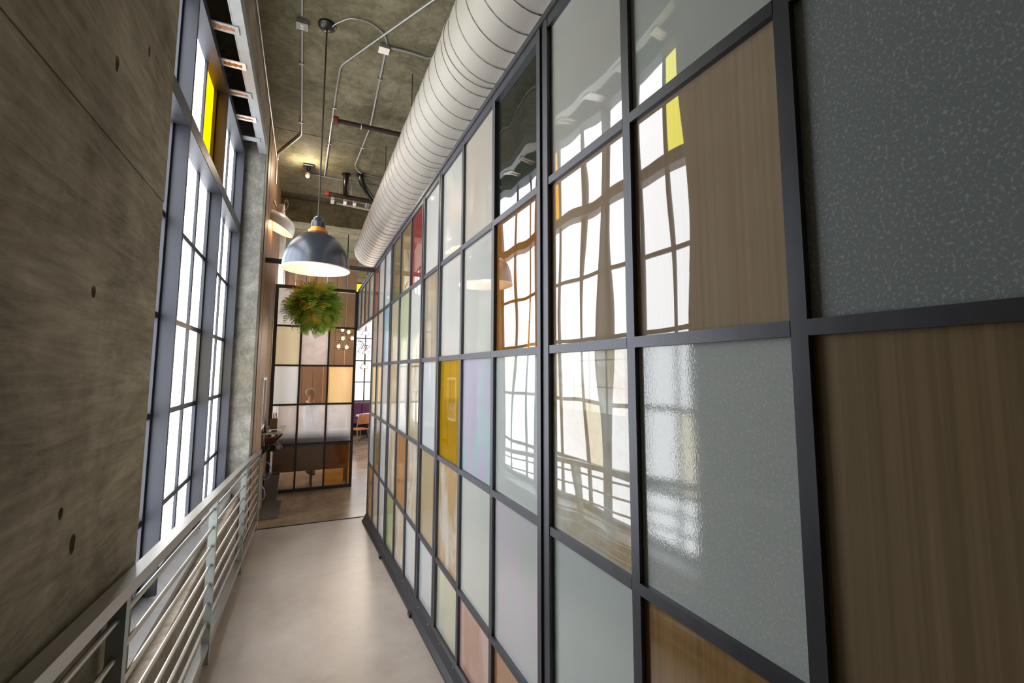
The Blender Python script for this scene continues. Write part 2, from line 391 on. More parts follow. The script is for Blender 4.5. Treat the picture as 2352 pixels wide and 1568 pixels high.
# ------------------------------------------------------------------ windows
def winbars(par,mat,zs,y0,y1,x0,x1,h=.022):
    for z in zs: part('glazing_bar',MB().box(x0,x1,y0,y1,z-h,z+h),mat,par)
w1=thing('window_1',None,None,(-.95,4.6,-1.55),kind='structure'); w1['label']='tall steel-framed window of frosted panes in the left wall'
fins=[2.46,3.87,5.28,6.705]
for i,y in enumerate(fins):
    part('deep_fin',MB().cbox(-1.03,-.872,y,y+.026,-1.56,3.05,.003),M['win_steel'],w1)
for ya,yb in ((YC,fins[0]),(fins[3]+.026,6.80)): part('leak_filler',MB().box(-1.12,-.95,ya,yb,-1.56,3.05),M['win_steel'],w1)  # added to block sky light leaking in beside the end fins
for i in range(3):
    a,b=fins[i]+.026,fins[i+1]
    part('head',MB().box(-1.12,-.872,a,b,2.96,3.05),M['win_steel'],w1)
    part('transom',MB().cbox(-1.03,-.872,a,b,1.84,1.96,.004),M['win_steel'],w1)
    part('bottom_rail',MB().box(-1.03,-.95,a,b,-1.56,-1.50),M['win_steel'],w1)
    for ya,yb in ((a,a+.03),(b-.036,b)):
        part('jamb',MB().box(-1.02,-.972,ya,yb,-1.50,1.84).box(-1.02,-.972,ya,yb,1.96,2.96),M['win_steel'],w1)
    mu=[a,fins[i]+.47,fins[i]+.928,b]
    for y in mu[1:3]:
        part('mullion',MB().box(-1.02,-.98,y-.022,y+.022,-1.50,1.84).box(-1.02,-.98,y-.022,y+.022,1.96,2.96),M['win_steel'],w1)
    winbars(w1,M['win_steel'],[-1.055,-.33,.388,1.125],a+.03,b-.036,-1.015,-.978)
    rows=[(-1.50,-1.055),(-1.055,-.33),(-.33,.388),(.388,1.125),(1.125,1.84),(1.96,2.96)]
    for k in range(3):
        for r,(z0,z1) in enumerate(rows):
            mt='day'
            if r==5 and i==0 and k==0: mt='day_pale'
            elif r==5 and i==1 and k==2: mt='day_yellow'
            elif (i,k,r) in ((1,2,2),(0,0,1),(2,2,2),(1,0,1)): mt='day_warm'
            part('pane',MB().box(-1.008,-1.0,mu[k],mu[k+1],z0,z1),M[mt],w1)
def flatwin(name,label,axis,c,a0,a1,z0,z1,na,zbars,lem=None,mat='day',depth=.05):
    w=thing(name,None,None,(c if axis=='x' else (a0+a1)/2, (a0+a1)/2 if axis=='x' else c, z0),kind='structure'); w['label']=label
    def bx(a,b,za,zb,d0,d1):
        return MB().box(c+d0,c+d1,a,b,za,zb) if axis=='x' else MB().box(a,b,c+d0,c+d1,za,zb)
    part('frame',bx(a0,a1,z0,z0+.05,-depth,depth),M['dark_steel'],w); part('frame',bx(a0,a1,z1-.05,z1,-depth,depth),M['dark_steel'],w)
    st=[a0+(a1-a0)*k/na for k in range(na+1)]
    for k,s_ in enumerate(st):
        q=min(max(s_,a0+.02),a1-.02); part('mullion',bx(q-.022,q+.022,z0+.05,z1-.05,-depth,depth),M['dark_steel'],w)
    for z in zbars: part('glazing_bar',bx(a0,a1,z-.02,z+.02,-depth*.8,depth*.8),M['dark_steel'],w)
    zz=[z0]+list(zbars)+[z1]
    for k in range(na):
        for r in range(len(zz)-1):
            mt=lem if (lem and k==0 and r==len(zz)-2) else mat
            part('pane',bx(st[k],st[k+1],zz[r],zz[r+1],-.004,.004),M[mt],w)
    return w
flatwin('window_2','slim bright window in the left wall beyond the screen','x',-1.0,10.6,15.2,-1.5,3.0,8,(-.6,.3,1.2,2.1))
M['day_far']=emit('daylit_obscured_glass',(246,248,252),1.25)
flatwin('window_3','gridded dining room window with a yellow top pane','y',18.36,1.62,8.2,-1.22,3.55,11,(-.45,.4,1.3,2.3),lem='day_lemon',mat='day_far')
flatwin('fill_window','long unseen window strip added to light the dining room','x',9.05,6.0,17.4,-1.4,3.1,12,(-.5,.4,1.3,2.2))  # added light source, out of view, to backlight the partition panes

# ------------------------------------------------------------------ steel ladder over the window
ld=thing('steel_ledger','grey steel channel with rusty white cross plates above the window','ledger',(-.76,4.6,3.05))
part('channel',MB().box(-.70,-.612,2.45,6.79,3.045,3.058).box(-.712,-.702,2.45,6.79,3.045,3.18).box(-.618,-.608,2.45,6.79,3.058,3.16),M['channel'],ld)
for k in range(8):
    y=2.78+.515*k
    pl=part('cross_plate',MB().box(-.90,-.665,y-.055,y+.055,3.034,3.044),M['white_enamel'] if k%2==0 else M['channel'],ld)
    if k in (3,4,5,6): part('rust_stain',MB().add([(-.86+.02*q+random.uniform(-.005,.005),y-.022+random.uniform(-.012,.012),3.0325) for q in range(9)]+[(-.86+.02*q,y+.022+random.uniform(-.012,.012),3.0325) for q in range(9)],
        [(q,q+1,q+10,q+9) for q in range(8)]),M['rust'],pl)

# ------------------------------------------------------------------ guard rail
gr=thing('guard_rail','brushed steel guard rail with round bars sloping along the ramp','railing',(-.57,4,ramp(4)))
zt=lambda y:-.618-.076*y
posts=[.19,2.07,3.95,5.83,7.72]
part('top_rail',MB().slopebox(-.60,-.545,-1.6,7.76,lambda y:zt(y)-.05,zt),M['rail'],gr)
for y in posts:
    part('post',MB().slopebox(-.597,-.545,y-.02,y+.02,lambda q:ramp(q)-.0,lambda q:zt(q)-.05),M['rail_paint'],gr)
for a,b in zip([-1.6]+posts[:-1],posts):
    part('bottom_rail',MB().slopebox(-.60,-.55,a+.02,b-.02,lambda y:zt(y)-1.10,lambda y:zt(y)-1.045),M['rail'],gr)
    for d in (.116,.246,.378,.511,.644,.777,.911):
        part('bar',MB().tube([(-.571,a+.01,zt(a+.01)-d),(-.571,b-.01,zt(b-.01)-d)],.0105,8),M['rail'],gr,smooth=True)

# ------------------------------------------------------------------ stained glass partition
XP=1.0; XGl=1.018
st_y=[7.45,6.90,6.36,5.79,5.21,4.645,4.08,3.51,2.935,2.36,1.757,1.165,.615,.05,-.52,-1.09,-1.66]
thick={3:.09,6:.09,7:.08,10:.105,13:.105}
rz=[1.668,.883,.10,-.683,-1.463]
def gbz(y): return ramp(y)+.115
PT=thing('glass_partition','long steel grid partition of mixed frosted and coloured glass panes','partition',(XP,3,ramp(3)))
hw=lambda i: thick.get(i,.038)/2
for i,y in enumerate(st_y):
    h=hw(i)
    if i in thick:
        for a,b in ((y-h,y-h+.034),(y+h-.034,y+h)):
            part('stile',MB().slopebox(XP-.004,XP+.05,a,b,gbz,lambda q:1.70),M['steel'],PT)
        part('joint_strip',MB().slopebox(XP+.006,XP+.05,y-h+.034,y+h-.034,gbz,lambda q:1.70),M['steel'],PT)
    else:
        part('stile',MB().slopebox(XP,XP+.045,y-h,y+h,gbz,lambda q:1.70),M['steel'],PT)
for i in range(len(st_y)-1):
    a,b=st_y[i+1]+hw(i+1),st_y[i]-hw(i)
    for k,z in enumerate(rz):
        part('rail',MB().box(XP-.001,XP+.045,a,b,z-.018,z+.018 if k else 1.70),M['steel'],PT)
part('top_cap',MB().box(XP-.012,XP+.06,-1.7,9.80,1.70,1.735),M['steel'],PT)
# base sill following the ramp
prof=[(1.06,0),(.936,0),(.936,.022),(.962,.05),(.985,.105),(1.0,.118),(1.06,.118)]
mb=MB(); n=len(prof)
for y in (-1.7,7.47): mb.v+=[(x,y,ramp(y)+z) for x,z in prof]
for k in range(n): mb.f.append([k,(k+1)%n,n+(k+1)%n,n+k]); mb.m.append(0)
mb.f+= [list(range(n)),list(range(2*n-1,n-1,-1))]; mb.m+=[0,0]
sill=part('base_sill',mb,M['sill_steel'],PT,fix=True)
for k in range(22):
    y=7.1-.32*k; part('screw',MB().ball((.984,y,ramp(y)+.092),.006,n=5),M['galv'],sill,smooth=True)
for y in (5.6,3.98): part('bracket',MB().cbox(.915,.965,y-.035,y+.035,ramp(y)+.001,ramp(y)+.035,.005),M['black'],sill)

P={}
def pm(key,*a,**k): P[key]=pane_mat('pane_'+key,*a,**k)
pm('white',(240,242,238),(230,234,230))
pm('warm',(242,236,226),(232,224,212))
pm('bluewhite',(226,236,242),(236,240,242))
pm('greygreen',(238,240,232),(224,230,224),opac=.95,refl=.11,wave=.8)
pm('greygreen2',(222,230,224),(206,216,212),opac=.97,refl=.07,wave=.9)
pm('red',(176,84,78),(150,68,64),opac=.90,pat='streak')
pm('olive',(150,138,100),(128,114,80),opac=.85,pat='streak')
pm('ambstreak',(190,166,116),(146,118,76),opac=.85,pat='streak')
pm('cream',(226,212,186),(210,196,170))
pm('blue',(164,206,230),(188,216,232),opac=.95)
pm('fernreflect',(204,216,178),(226,228,210),opac=.95,pat='streak',refl=.10)  # green streaks paint in the fern's reflection
pm('ambergrey',(196,176,140),(206,202,194),opac=.85,pat='streak')
pm('clear',(92,108,106),(84,98,98),opac=.16,tint=(150,160,158),refl=.10,wave=1.0)
pm('amber',(196,138,66),(170,112,48),opac=.85,pat='streak',refl=.09,wave=.55,tint=(190,140,70))
pm('tan',(206,186,160),(190,164,132),opac=1.06,refl=.09,wave=.8)
pm('brown',(192,174,152),(180,158,130),opac=1.06,pat='streak',refl=.08,wave=.9)
pm('darkgrain',(184,192,192),(140,150,152),opac=1.06,pat='grain',refl=.02,rough=.30,wave=.2)
pm('olivegreen',(214,216,172),(220,218,184),opac=.97)
pm('tancream',(230,214,188),(218,202,176))
pm('peach',(226,206,178),(216,196,170),opac=.97)
pm('khaki',(204,194,166),(180,166,134),pat='marble')
pm('yellow',(226,180,0),(206,158,0),opac=.82,pat='streak',trans=.7,refl=.05)
pm('paleblue',(196,230,238),(218,214,240),pat='marble',refl=.04)
pm('greyblue',(226,234,234),(214,226,228),refl=.03,wave=.7)
pm('rustedge',(226,228,220),(206,184,146),opac=.95,pat='edge',refl=.04,wave=.9)
pm('grain',(222,228,226),(200,210,210),opac=1.06,pat='grain',refl=.03,rough=.04,wave=.8)
pm('bronze',(150,130,98),(122,104,78),opac=1.06,pat='streak',refl=.10,rough=.22,wave=.5)
pm('brownolive',(176,154,112),(162,138,98),opac=.92,pat='streak')
pm('marble',(238,232,220),(216,192,154),pat='marble')
pm('orange',(206,156,106),(192,140,92),opac=.96,pat='streak')
pm('khakitan',(212,194,158),(200,182,148),pat='streak')
pm('tanmarble',(214,184,138),(232,226,214),pat='marble')
pm('palegreen',(236,242,238),(228,236,230))
pm('palegrey',(224,236,236),(210,226,228),refl=.07,rough=.14)
pm('palelilac',(222,232,232),(230,222,238),pat='marble',refl=.07,rough=.10)
pm('darkamber',(178,142,92),(148,114,70),opac=1.06,pat='streak',refl=.08)
pm('green',(184,198,140),(174,190,130),opac=.97)
pm('paleyellow',(236,234,204),(218,226,214),pat='marble')
pm('pink',(238,204,198),(216,172,152),pat='marble')
pm('peachtan',(208,160,124),(196,142,104),pat='streak')
GRID=[ # rows top to bottom, columns far to near
 ['red','white','bluewhite','olive','ambstreak','red','white','white','warm','clear','greygreen','greygreen2','darkgrain'],
 ['cream','warm','blue','cream','fernreflect','white','ambergrey','white','white','amber','tan','brown','darkgrain'],
 ['olivegreen','tancream','white','peach','white','khaki','bluewhite','yellow','paleblue','greyblue','rustedge','grain','bronze'],
 ['white','brownolive','white','marble','orange','marble','khakitan','tanmarble','palegreen','palelilac','palegrey','darkamber','bronze'],
 ['orange','tancream','white','green','marble','bluewhite','bluewhite','paleyellow','pink','peachtan','white','tancream','palegrey']]
extra=['grain','brown','palegrey']
for r in range(5):
    for c in range(len(st_y)-1):
        key=GRID[r][c] if c<13 else extra[(r+c)%3]
        a,b=st_y[c+1]+hw(c+1)-.004,st_y[c]-hw(c)+.004
        zt1=rz[r]-.014; zb=(lambda y,q=rz[r+1]+.014:q) if r<4 else (lambda y:gbz(y)-.004)
        x0,x1=XGl,XGl+.010
        mb=MB().add([(x0,a,zb(a)),(x0,b,zb(b)),(x0,b,zt1),(x0,a,zt1)],[(0,3,2,1)],0)
        mb.add([(x0,a,zb(a)),(x0,b,zb(b)),(x0,b,zt1),(x0,a,zt1),(x1,a,zb(a)),(x1,b,zb(b)),(x1,b,zt1),(x1,a,zt1)],
            [(4,5,6,7),(0,1,5,4),(1,2,6,5),(2,3,7,6),(3,0,4,7)],1)
        part('glass_pane',mb,[P[key],clear_mat()],PT)
# transom panes over the doorway
ty=[9.78,9.22,8.64,8.05,7.45]
for i,y in enumerate(ty[:-1]): part('transom_stile',MB().box(XP,XP+.045,y-.02,y+.02,.865,1.70),M['steel'],PT)
part('transom_rail',MB().box(XP-.004,XP+.05,7.47,9.80,.85,.905),M['steel'],PT)
part('transom_rail',MB().box(XP-.001,XP+.045,7.47,9.76,1.65,1.70),M['steel'],PT)
for i,key in enumerate(('bluewhite','tancream','khaki','paleyellow')):
    a,b=ty[i+1]+.015,ty[i]-.015
    mb=MB().add([(XGl,a,.9),(XGl,b,.9),(XGl,b,1.655),(XGl,a,1.655)],[(0,3,2,1)],0)
    mb.add([(XGl,a,.9),(XGl,b,.9),(XGl,b,1.655),(XGl,a,1.655),(XGl+.01,a,.9),(XGl+.01,b,.9),(XGl+.01,b,1.655),(XGl+.01,a,1.655)],[(4,5,6,7),(0,1,5,4),(1,2,6,5),(2,3,7,6),(3,0,4,7)],1)
    part('transom_pane',mb,[P[key],clear_mat()],PT)
tb=solo('tie_beam',MB().cbox(-.615,XP,7.42,7.48,1.64,1.71,.004),M['dark_steel'],(.2,7.45,1.64),'dark square steel bar spanning the corridor behind the pendant','beam')

# ------------------------------------------------------------------ far screen
YS=9.80
SCN=thing('glass_screen','dark steel framed glass screen closing the end of the corridor','partition',(.2,YS,ZF))
sx=[-.60,-.085,.45,.985]; szz=[1.735,.90,.10,-.685,-1.475,ZF]
part('frame_post',MB().box(-.60,-.535,YS,YS+.05,ZF,1.735),M['dark_steel'],SCN)
part('frame_post',MB().box(.945,1.0,YS,YS+.05,ZF,1.70),M['dark_steel'],SCN)
part('head_rail',MB().box(-.535,.945,YS,YS+.05,1.665,1.735),M['dark_steel'],SCN)
part('bottom_rail',MB().box(-.535,.945,YS-.004,YS+.05,ZF,ZF+.06),M['dark_steel'],SCN)
for x in sx[1:3]: part('mullion',MB().box(x-.018,x+.018,YS+.004,YS+.046,ZF+.06,1.665),M['dark_steel'],SCN)
for z in szz[1:5]:
    for a,b in ((-.535,sx[1]-.018),(sx[1]+.018,sx[2]-.018),(sx[2]+.018,.945)):
        part('glazing_bar',MB().box(a,b,YS+.004,YS+.046,z-.018,z+.018),M['dark_steel'],SCN)
pm('s_white',(236,236,238),(216,216,220),pat='marble',opac=.86,refl=.0,trans=.7)
pm('s_cream',(232,222,190),(214,202,170),pat='streak',opac=.88,refl=.0,trans=.7)
pm('s_cloud',(228,218,214),(204,194,192),pat='marble',opac=.62,refl=.0,trans=.7)
pm('s_clear',(140,120,100),(130,110,92),opac=.14,tint=(214,200,184),refl=.0)
pm('s_blue',(226,232,238),(236,238,240),opac=.9,refl=.0,trans=.7)
pm('s_brownclear',(150,124,104),(136,110,90),opac=.30,tint=(206,180,160),refl=.0)
pm('s_amber',(246,216,166),(232,186,124),pat='streak',opac=.85,refl=.0,trans=.7)
pm('s_frost',(240,236,236),(218,214,216),pat='marble',opac=.60,refl=.0,tint=(240,238,238),trans=.75)
pm('s_smoke',(176,156,138),(156,138,122),opac=.26,refl=.0,tint=(228,214,200))
pm('s_ambclear',(186,136,72),(168,118,56),opac=.30,refl=.0,tint=(226,180,106),pat='streak')
SG=[['s_white','s_cloud','s_clear'],['s_cream','s_cloud','s_clear'],['s_blue','s_brownclear','s_amber'],['s_frost','s_frost','s_frost'],['s_smoke','s_smoke','s_ambclear']]
XA=[(-.54,sx[1]-.014),(sx[1]+.014,sx[2]-.014),(sx[2]+.014,.95)]
for r in range(5):
    z1=(szz[r]-.014) if r else 1.67; z0=szz[r+1]+.014 if r<4 else ZF+.055
    for c in range(3):
        a,b=XA[c]; y=YS+.02
        mb=MB().add([(a,y,z0),(b,y,z0),(b,y,z1),(a,y,z1)],[(0,1,2,3)],0)
        mb.add([(a,y,z0),(b,y,z0),(b,y,z1),(a,y,z1),(a,y+.01,z0),(b,y+.01,z0),(b,y+.01,z1),(a,y+.01,z1)],[(4,7,6,5),(0,4,5,1),(1,5,6,2),(2,6,7,3),(3,7,4,0)],1)
        part('glass_pane',mb,[P[SG[r][c]],clear_mat()],SCN)

# ------------------------------------------------------------------ duct
DX,DZ,DR,DE=1.31,2.80,.36,10.5
du=thing('spiral_duct','fat white spiral air duct hung above the glass partition','duct',(DX,5,DZ-DR))
mb=MB(); RY=Matrix.Rotation(-math.pi/2,3,'X')   # lathe axis z -> y
mb.lathe([(DR,-1.6),(DR,DE),(DR-.02,DE),(DR-.02,-1.6)],(DX,0,DZ),56,0,RY)
part('duct_body',mb,M['duct'],du,smooth=True,fix=True)
pts=[]; N=28; 
for i in range(int((DE+1.4)/.2*N)):
    a=2*math.pi*i/N; pts.append((DX+(DR+.001)*math.cos(a),-1.5+.2*i/N,DZ+(DR+.001)*math.sin(a)))
part('spiral_seam',MB().tube(pts,.0065,4),M['seam'],du,smooth=True)
for y in (5.25,7.22,3.2): part('hanger_rod',MB().tube([(1.10,y,CE),(1.10,y,DZ+.30),(1.0,y+.02,DZ+.16)],.006,6),M['dark_steel'],du)
for y in (3.35,5.0,7.9): part('joint_band',MB().lathe([(DR+.001,-.03),(DR+.008,-.028),(DR+.008,.028),(DR+.001,.03)],(DX,y,DZ),56,0,RY),M['duct'],du,smooth=True)

# ------------------------------------------------------------------ pendant lamp
LX,LY,LZ=.07,4.85,1.04
pd=thing('pendant_lamp','grey enamel dome pendant lamp glowing warm on a long rod','lamp',(LX,LY,LZ))
R0=.325
op=[(R0+.006,0),(R0+.004,.012)]+[(R0*math.cos(a),.012+.385*math.sin(a)) for a in [math.radians(q) for q in range(4,76,6)]]+[(.088,.393)]
part('shade',MB().lathe(op,(LX,LY,LZ),56),M['lamp_metal'],pd,smooth=True)
ip=[(r-.006 if r>.1 else r,z-.003) for r,z in op][::-1]; ip[-1]=(R0+.006,0)
part('shade_lining',MB().lathe(ip,(LX,LY,LZ),56),M['white_enamel'],pd,smooth=True,label='white enamel inside of the shade')
part('rim',MB().tube([((LX+(R0+.004)*math.cos(2*math.pi*k/48)),LY+(R0+.004)*math.sin(2*math.pi*k/48),LZ) for k in range(49)],.006,6),M['white_enamel'],pd,smooth=True)
part('neck_ring',MB().lathe([(.095,.385),(.095,.412),(.072,.418),(.072,.44),(.05,.44)],(LX,LY,LZ),32),M['ring_glow'],pd,smooth=True,label='neck ring coloured amber for the lamp glow')
part('socket_cap',MB().lathe([(.072,.435),(.068,.50),(.064,.512),(.05,.53),(.045,.55),(.02,.566),(.001,.566)],(LX,LY,LZ),32),M['lamp_metal'],pd,smooth=True)
for a in (2.4,-.7,.9): part('thumb_screw',MB().ball((LX+.15*math.cos(a),LY+.15*math.sin(a),LZ+.36),.011,n=6),M['galv'],pd,smooth=True)
part('rod',MB().tube([(LX,LY,LZ+.56),(LX,LY,CE-.04)],.008,8),M['dark_steel'],pd,smooth=True)
part('ceiling_rose',MB().lathe([(.001,-.05),(.03,-.048),(.07,-.035),(.092,-.018),(.095,0)],(LX,LY,CE),32),M['black'],pd,smooth=True)
part('bulb',MB().ball((LX,LY,LZ+.17),.06,n=10),M['bulb'],pd,smooth=True)
pl=bpy.data.lights.new('pendant_light','POINT'); pl.energy=2.2; pl.color=(1,.70,.40); pl.shadow_soft_size=.06
po=bpy.data.objects.new('pendant_light',pl); COL.objects.link(po); po.parent=pd; po.location=(0,0,.09)

# ------------------------------------------------------------------ hanging fern
FX,FY,FZ=.135,9.0,1.22
fe=thing('hanging_fern','round hanging fern ball below the pendant, fronds coloured yellow for spotlight highlights','plant',(FX,FY,FZ))
part('moss_ball',MB().ball((FX,FY,FZ),.23,n=10),M['moss'],fe,smooth=True)
part('wire',MB().tube([(FX,FY,FZ+.2),(FX,FY,CE)],.004,5),M['dark_steel'],fe)
def frond(L,droop,nl=18):
    mb=MB(); pts=[]
    for i in range(nl+1):
        t=i/nl; pts.append(Vector((L*t*(1-.12*t*t),0,L*(.14*math.sin(t*2.2)-droop*t*t))))
    mb.tube(pts[::3],[.004*(1-.8*i/6)+.0008 for i in range(7)],3,False)
    for i in range(3,nl+1):
        t=i/nl; p=pts[i]; l=.13*(math.sin(math.pi*min(1,(t*.80+.2))))**.7*(L/.42)+.01; d=(pts[i]-pts[i-1]).normalized()
        for s in (-1,1):
            sd=Vector((.62,s,-.30+.18*math.sin(i*2.1))).normalized(); w=.0075
            mb.add([p-d*w,p+d*w,p+sd*l*.6+d*w*.9,p+sd*l,p+sd*l*.55-d*w*.9],[(0,1,2,3,4)])
            for q in (.35,.6,.82):
                for e in (-1,1):
                    c=p+sd*l*q; tip=c+(sd*.5+d*e).normalized()*l*.30*(1.2-q)
                    mb.add([c-sd*.006,c+sd*.008,tip],[(0,1,2)])
    return mb
fm=[]
for k,(L,dr) in enumerate(((.40,.35),(.44,.5),(.36,.2),(.46,.62),(.32,.4))):
    for mt in ('leaf','leaf_spotlit'):
        fm.append((mkmesh(frond(L,dr),M[mt],(0,0,0)),mt))
gold=math.pi*(3-math.sqrt(5)); NF=280
for i in range(NF):
    z=1-2*(i+.5)/NF; a=gold*i
    d=Vector((math.sqrt(1-z*z)*math.cos(a),math.sqrt(1-z*z)*math.sin(a),z))
    spotlit=(d.x<.25 and d.y<.2 and d.z>-.45 and random.random()<.5) or random.random()<.07  # painted highlights: mostly fronds on the near, upper left side
    me=random.choice([q for q,mt in fm if (mt=='leaf_spotlit')==spotlit])
    o=bpy.data.objects.new('frond',me); COL.objects.link(o); o.parent=fe
    xx=d+Vector((random.uniform(-.25,.25),random.uniform(-.25,.25),random.uniform(-.2,.2)-.12)); xx.normalize()
    up=Vector((0,0,1)) if abs(xx.z)<.92 else Vector((1,0,0)); yy=up.cross(xx).normalized(); zz=xx.cross(yy)
    mm=Matrix((xx,yy,zz)).transposed().to_4x4()@Matrix.Rotation(random.uniform(-.5,.5),4,'X')
    s=random.uniform(.78,1.08)*(1.0 if z>-.2 else .9); mm=mm@Matrix.Scale(s,4); mm.translation=d*(.19*S); o.matrix_local=mm

# ------------------------------------------------------------------ ceiling services
def conduit(path,label,r=.011,name='conduit',cat='conduit',mat='galv',clips=()):
    c=sum((Vector(p) for p in path),Vector())/len(path)
    o=solo(name,MB().tube(path,r,8),M[mat],tuple(c),label,cat,smooth=True)
    for p in clips:
        part('clip',MB().cbox(p[0]-.03,p[0]+.03,p[1]-.012,p[1]+.012,p[2]-.016,CE,.003),M['galv'],o)
    return o
zc=CE-.016
def fillet(path,r=.09,n=4):
    out=[Vector(path[0])]
    for i in range(1,len(path)-1):
        p=Vector(path[i]); a=(Vector(path[i-1])-p); b=(Vector(path[i+1])-p); q=min(r,a.length*.4,b.length*.4)
        A=p+a.normalized()*q; B=p+b.normalized()*q
        for k in range(n+1):
            t=k/n; out.append(A*(1-t)**2+p*2*t*(1-t)+B*t*t)
    out.append(Vector(path[-1])); return out
conduit(fillet([(-.18,5.02,zc),(-.20,7.4,zc),(-.57,8.25,zc),(-.585,8.36,zc-.04),(-.59,8.36,3.25)]),'steel conduit running from the outlet box and bending into the left wall',clips=[(-.19,5.6,zc),(-.2,7.0,zc)])
conduit([(-.18,2.4,zc),(-.18,4.80,zc)],'steel conduit entering the outlet box from the near side')
conduit(fillet([(1.5,3.2,zc),(.25,5.44,zc),(.235,5.95,zc),(.2,8.84,zc)]),'long steel conduit crossing diagonally then running back past the pendant rod',clips=[(.235,6.4,zc),(.22,7.5,zc)])
conduit(fillet([(.715,4.98,zc),(.77,6.71,zc),(.69,8.17,zc),(.80,8.43,zc),(1.7,8.5,zc)]),'steel conduit leaving the blank junction box and curving to the duct',clips=[(.73,5.5,zc),(.74,7.4,zc)])
conduit(fillet([(-.03,8.85,zc),(.16,8.87,zc),(1.7,8.9,zc)]),'thin conduit running from the spotlight to the duct',.009,clips=[(.9,8.89,zc)])
conduit(fillet([(.76,4.88,zc),(.97,4.86,zc),(1.21,4.86,zc-.01),(1.30,4.80,zc),(1.8,4.7,zc)]),'bent conduit from the blank junction box to the duct',.014)
conduit(fillet([(.11,4.83,CE-.03),(.16,4.74,CE-.03),(.29,4.61,CE-.02),(.49,4.59,zc),(.66,4.70,zc),(.71,4.84,zc)],.12,5),'curved flexible cable from the pendant rose to the blank box',.007,'flexible_cable','cable')
conduit(fillet([(-.595,2.5,3.70),(-.595,8.2,3.69),(-.595,8.31,3.62),(-.595,8.31,3.30)]),'wall conduit following the top of the left wall',.011)
def jbox(x,y,label,outlet):
    t=thing('junction_box',label,'box',(x,y,CE-.06))
    part('box_body',MB().cbox(x-.055,x+.055,y-.05,y+.05,CE-.055,CE,.004),M['galv'],t)
    cv=part('cover',MB().cbox(x-.06,x+.06,y-.055,y+.055,CE-.062,CE-.054,.003),M['white_enamel'] if not outlet else M['galv'],t)
    if outlet:
        for d in (-.022,.022): part('socket',MB().lathe([(.017,-.0655),(.017,-.062)],(x,y+d,CE),16).add([(x+.017*math.cos(2*math.pi*k/16),y+d+.017*math.sin(2*math.pi*k/16),CE-.0655) for k in range(16)],[list(range(16))[::-1]]),M['white_enamel'],cv)
        for d in (-.022,.022):
            for e in (-.006,.006): part('slot',MB().box(x+e-.0015,x+e+.0015,y+d-.006,y+d+.004,CE-.0665,CE-.065),M['black'],cv)
jbox(-.18,4.91,'square metal ceiling box with a double socket plate',True)
jbox(.69,4.91,'square ceiling box with a blank white cover near the duct',False)
pp=thing('sprinkler_pipe','dark brown pipe with a red flanged end hung below the ceiling','pipe',(.8,6.3,3.5))
part('pipe',MB().tube([(.27,6.3,3.5),(2.2,6.28,3.5)],.034,12),M['brown_pipe'],pp,smooth=True)
part('flange',MB().tube([(.235,6.3,3.5),(.285,6.3,3.5)],.062,10),M['red_paint'],pp,label='red oxide flange')
for s in (-1,1): part('flange_bolt',MB().tube([(.225,6.3,3.5+.05*s),(.295,6.3,3.5+.05*s)],.012,6),M['dark_steel'],pp)
part('hanger',MB().tube([(.6,6.3,CE),(.6,6.3,3.53)],.006,6).tube([(.6+.001,6.3+.04*math.cos(a),3.5+.04*math.sin(a)) for a in [k*math.pi/8 for k in range(17)]],.006,5),M['galv'],pp)
p2=thing('pipe_manifold','cluster of dark pipes and white tubes under the ceiling beam','pipe',(.7,8.9,3.35))
part('main_pipe',MB().tube([(.27,8.85,3.40),(2.2,8.85,3.36)],.05,12),M['brown_pipe'],p2,smooth=True)
part('end_cap',MB().tube([(.22,8.85,3.40),(.29,8.85,3.40)],.066,10),M['red_paint'],p2)
part('riser',MB().tube([(.58,8.6,CE-.03),(.58,8.62,3.55),(.60,8.8,3.42)],.05,12),M['black'],p2,smooth=True)
part('riser',MB().tube([(.84,8.5,CE-.03),(.86,8.52,3.62),(.98,8.66,3.50),(1.15,8.84,3.38)],.055,12),M['black'],p2,smooth=True)
for x,y in ((.58,8.6),(.84,8.5)): part('riser_collar',MB().lathe([(.085,-.03),(.085,0)],(x,y,CE-.01),16).lathe([(.05,-.03),(.085,-.03)],(x,y,CE-.01),16),M['black'],p2)
part('white_tube',MB().tube([(.45,9.05,3.32),(1.08,9.07,3.29)],.022,8),M['white_enamel'],p2,smooth=True)
part('white_tube',MB().tube([(.64,8.98,3.40),(1.4,8.99,3.36)],.018,8),M['white_enamel'],p2,smooth=True)
for x in (.37,.6,.78,1.02): part('pipe_clamp',MB().cbox(x-.035,x+.035,8.83,9.08,3.30,3.40,.01),M['galv'],p2)
for x in (.5,.72): part('threaded_rod',MB().tube([(x,9.0,CE),(x,9.0,3.33)],.007,6),M['galv'],p2)
sp=thing('ceiling_spotlight','small dark ceiling spotlight shining warm','lamp',(-.08,8.5,3.62))
part('mount_plate',MB().cbox(-.17,.01,8.43,8.57,CE-.035,CE,.004),M['black'],sp)
part('lamp_can',MB().tube([(-.08,8.5,CE-.035),(-.08,8.49,3.62),(-.09,8.42,3.53)],[.03,.045,.05],14),M['black'],sp,smooth=True)
part('bulb',MB().ball((-.094,8.395,3.50),.034,n=8),M['bulb'],sp,smooth=True)
sl=bpy.data.lights.new('spot_light','POINT'); sl.energy=18; sl.color=(1,.84,.62); sl.shadow_soft_size=.03
so=bpy.data.objects.new('spot_light',sl); COL.objects.link(so); so.parent=sp; so.location=(-.02*S,-.17*S,-.16*S)

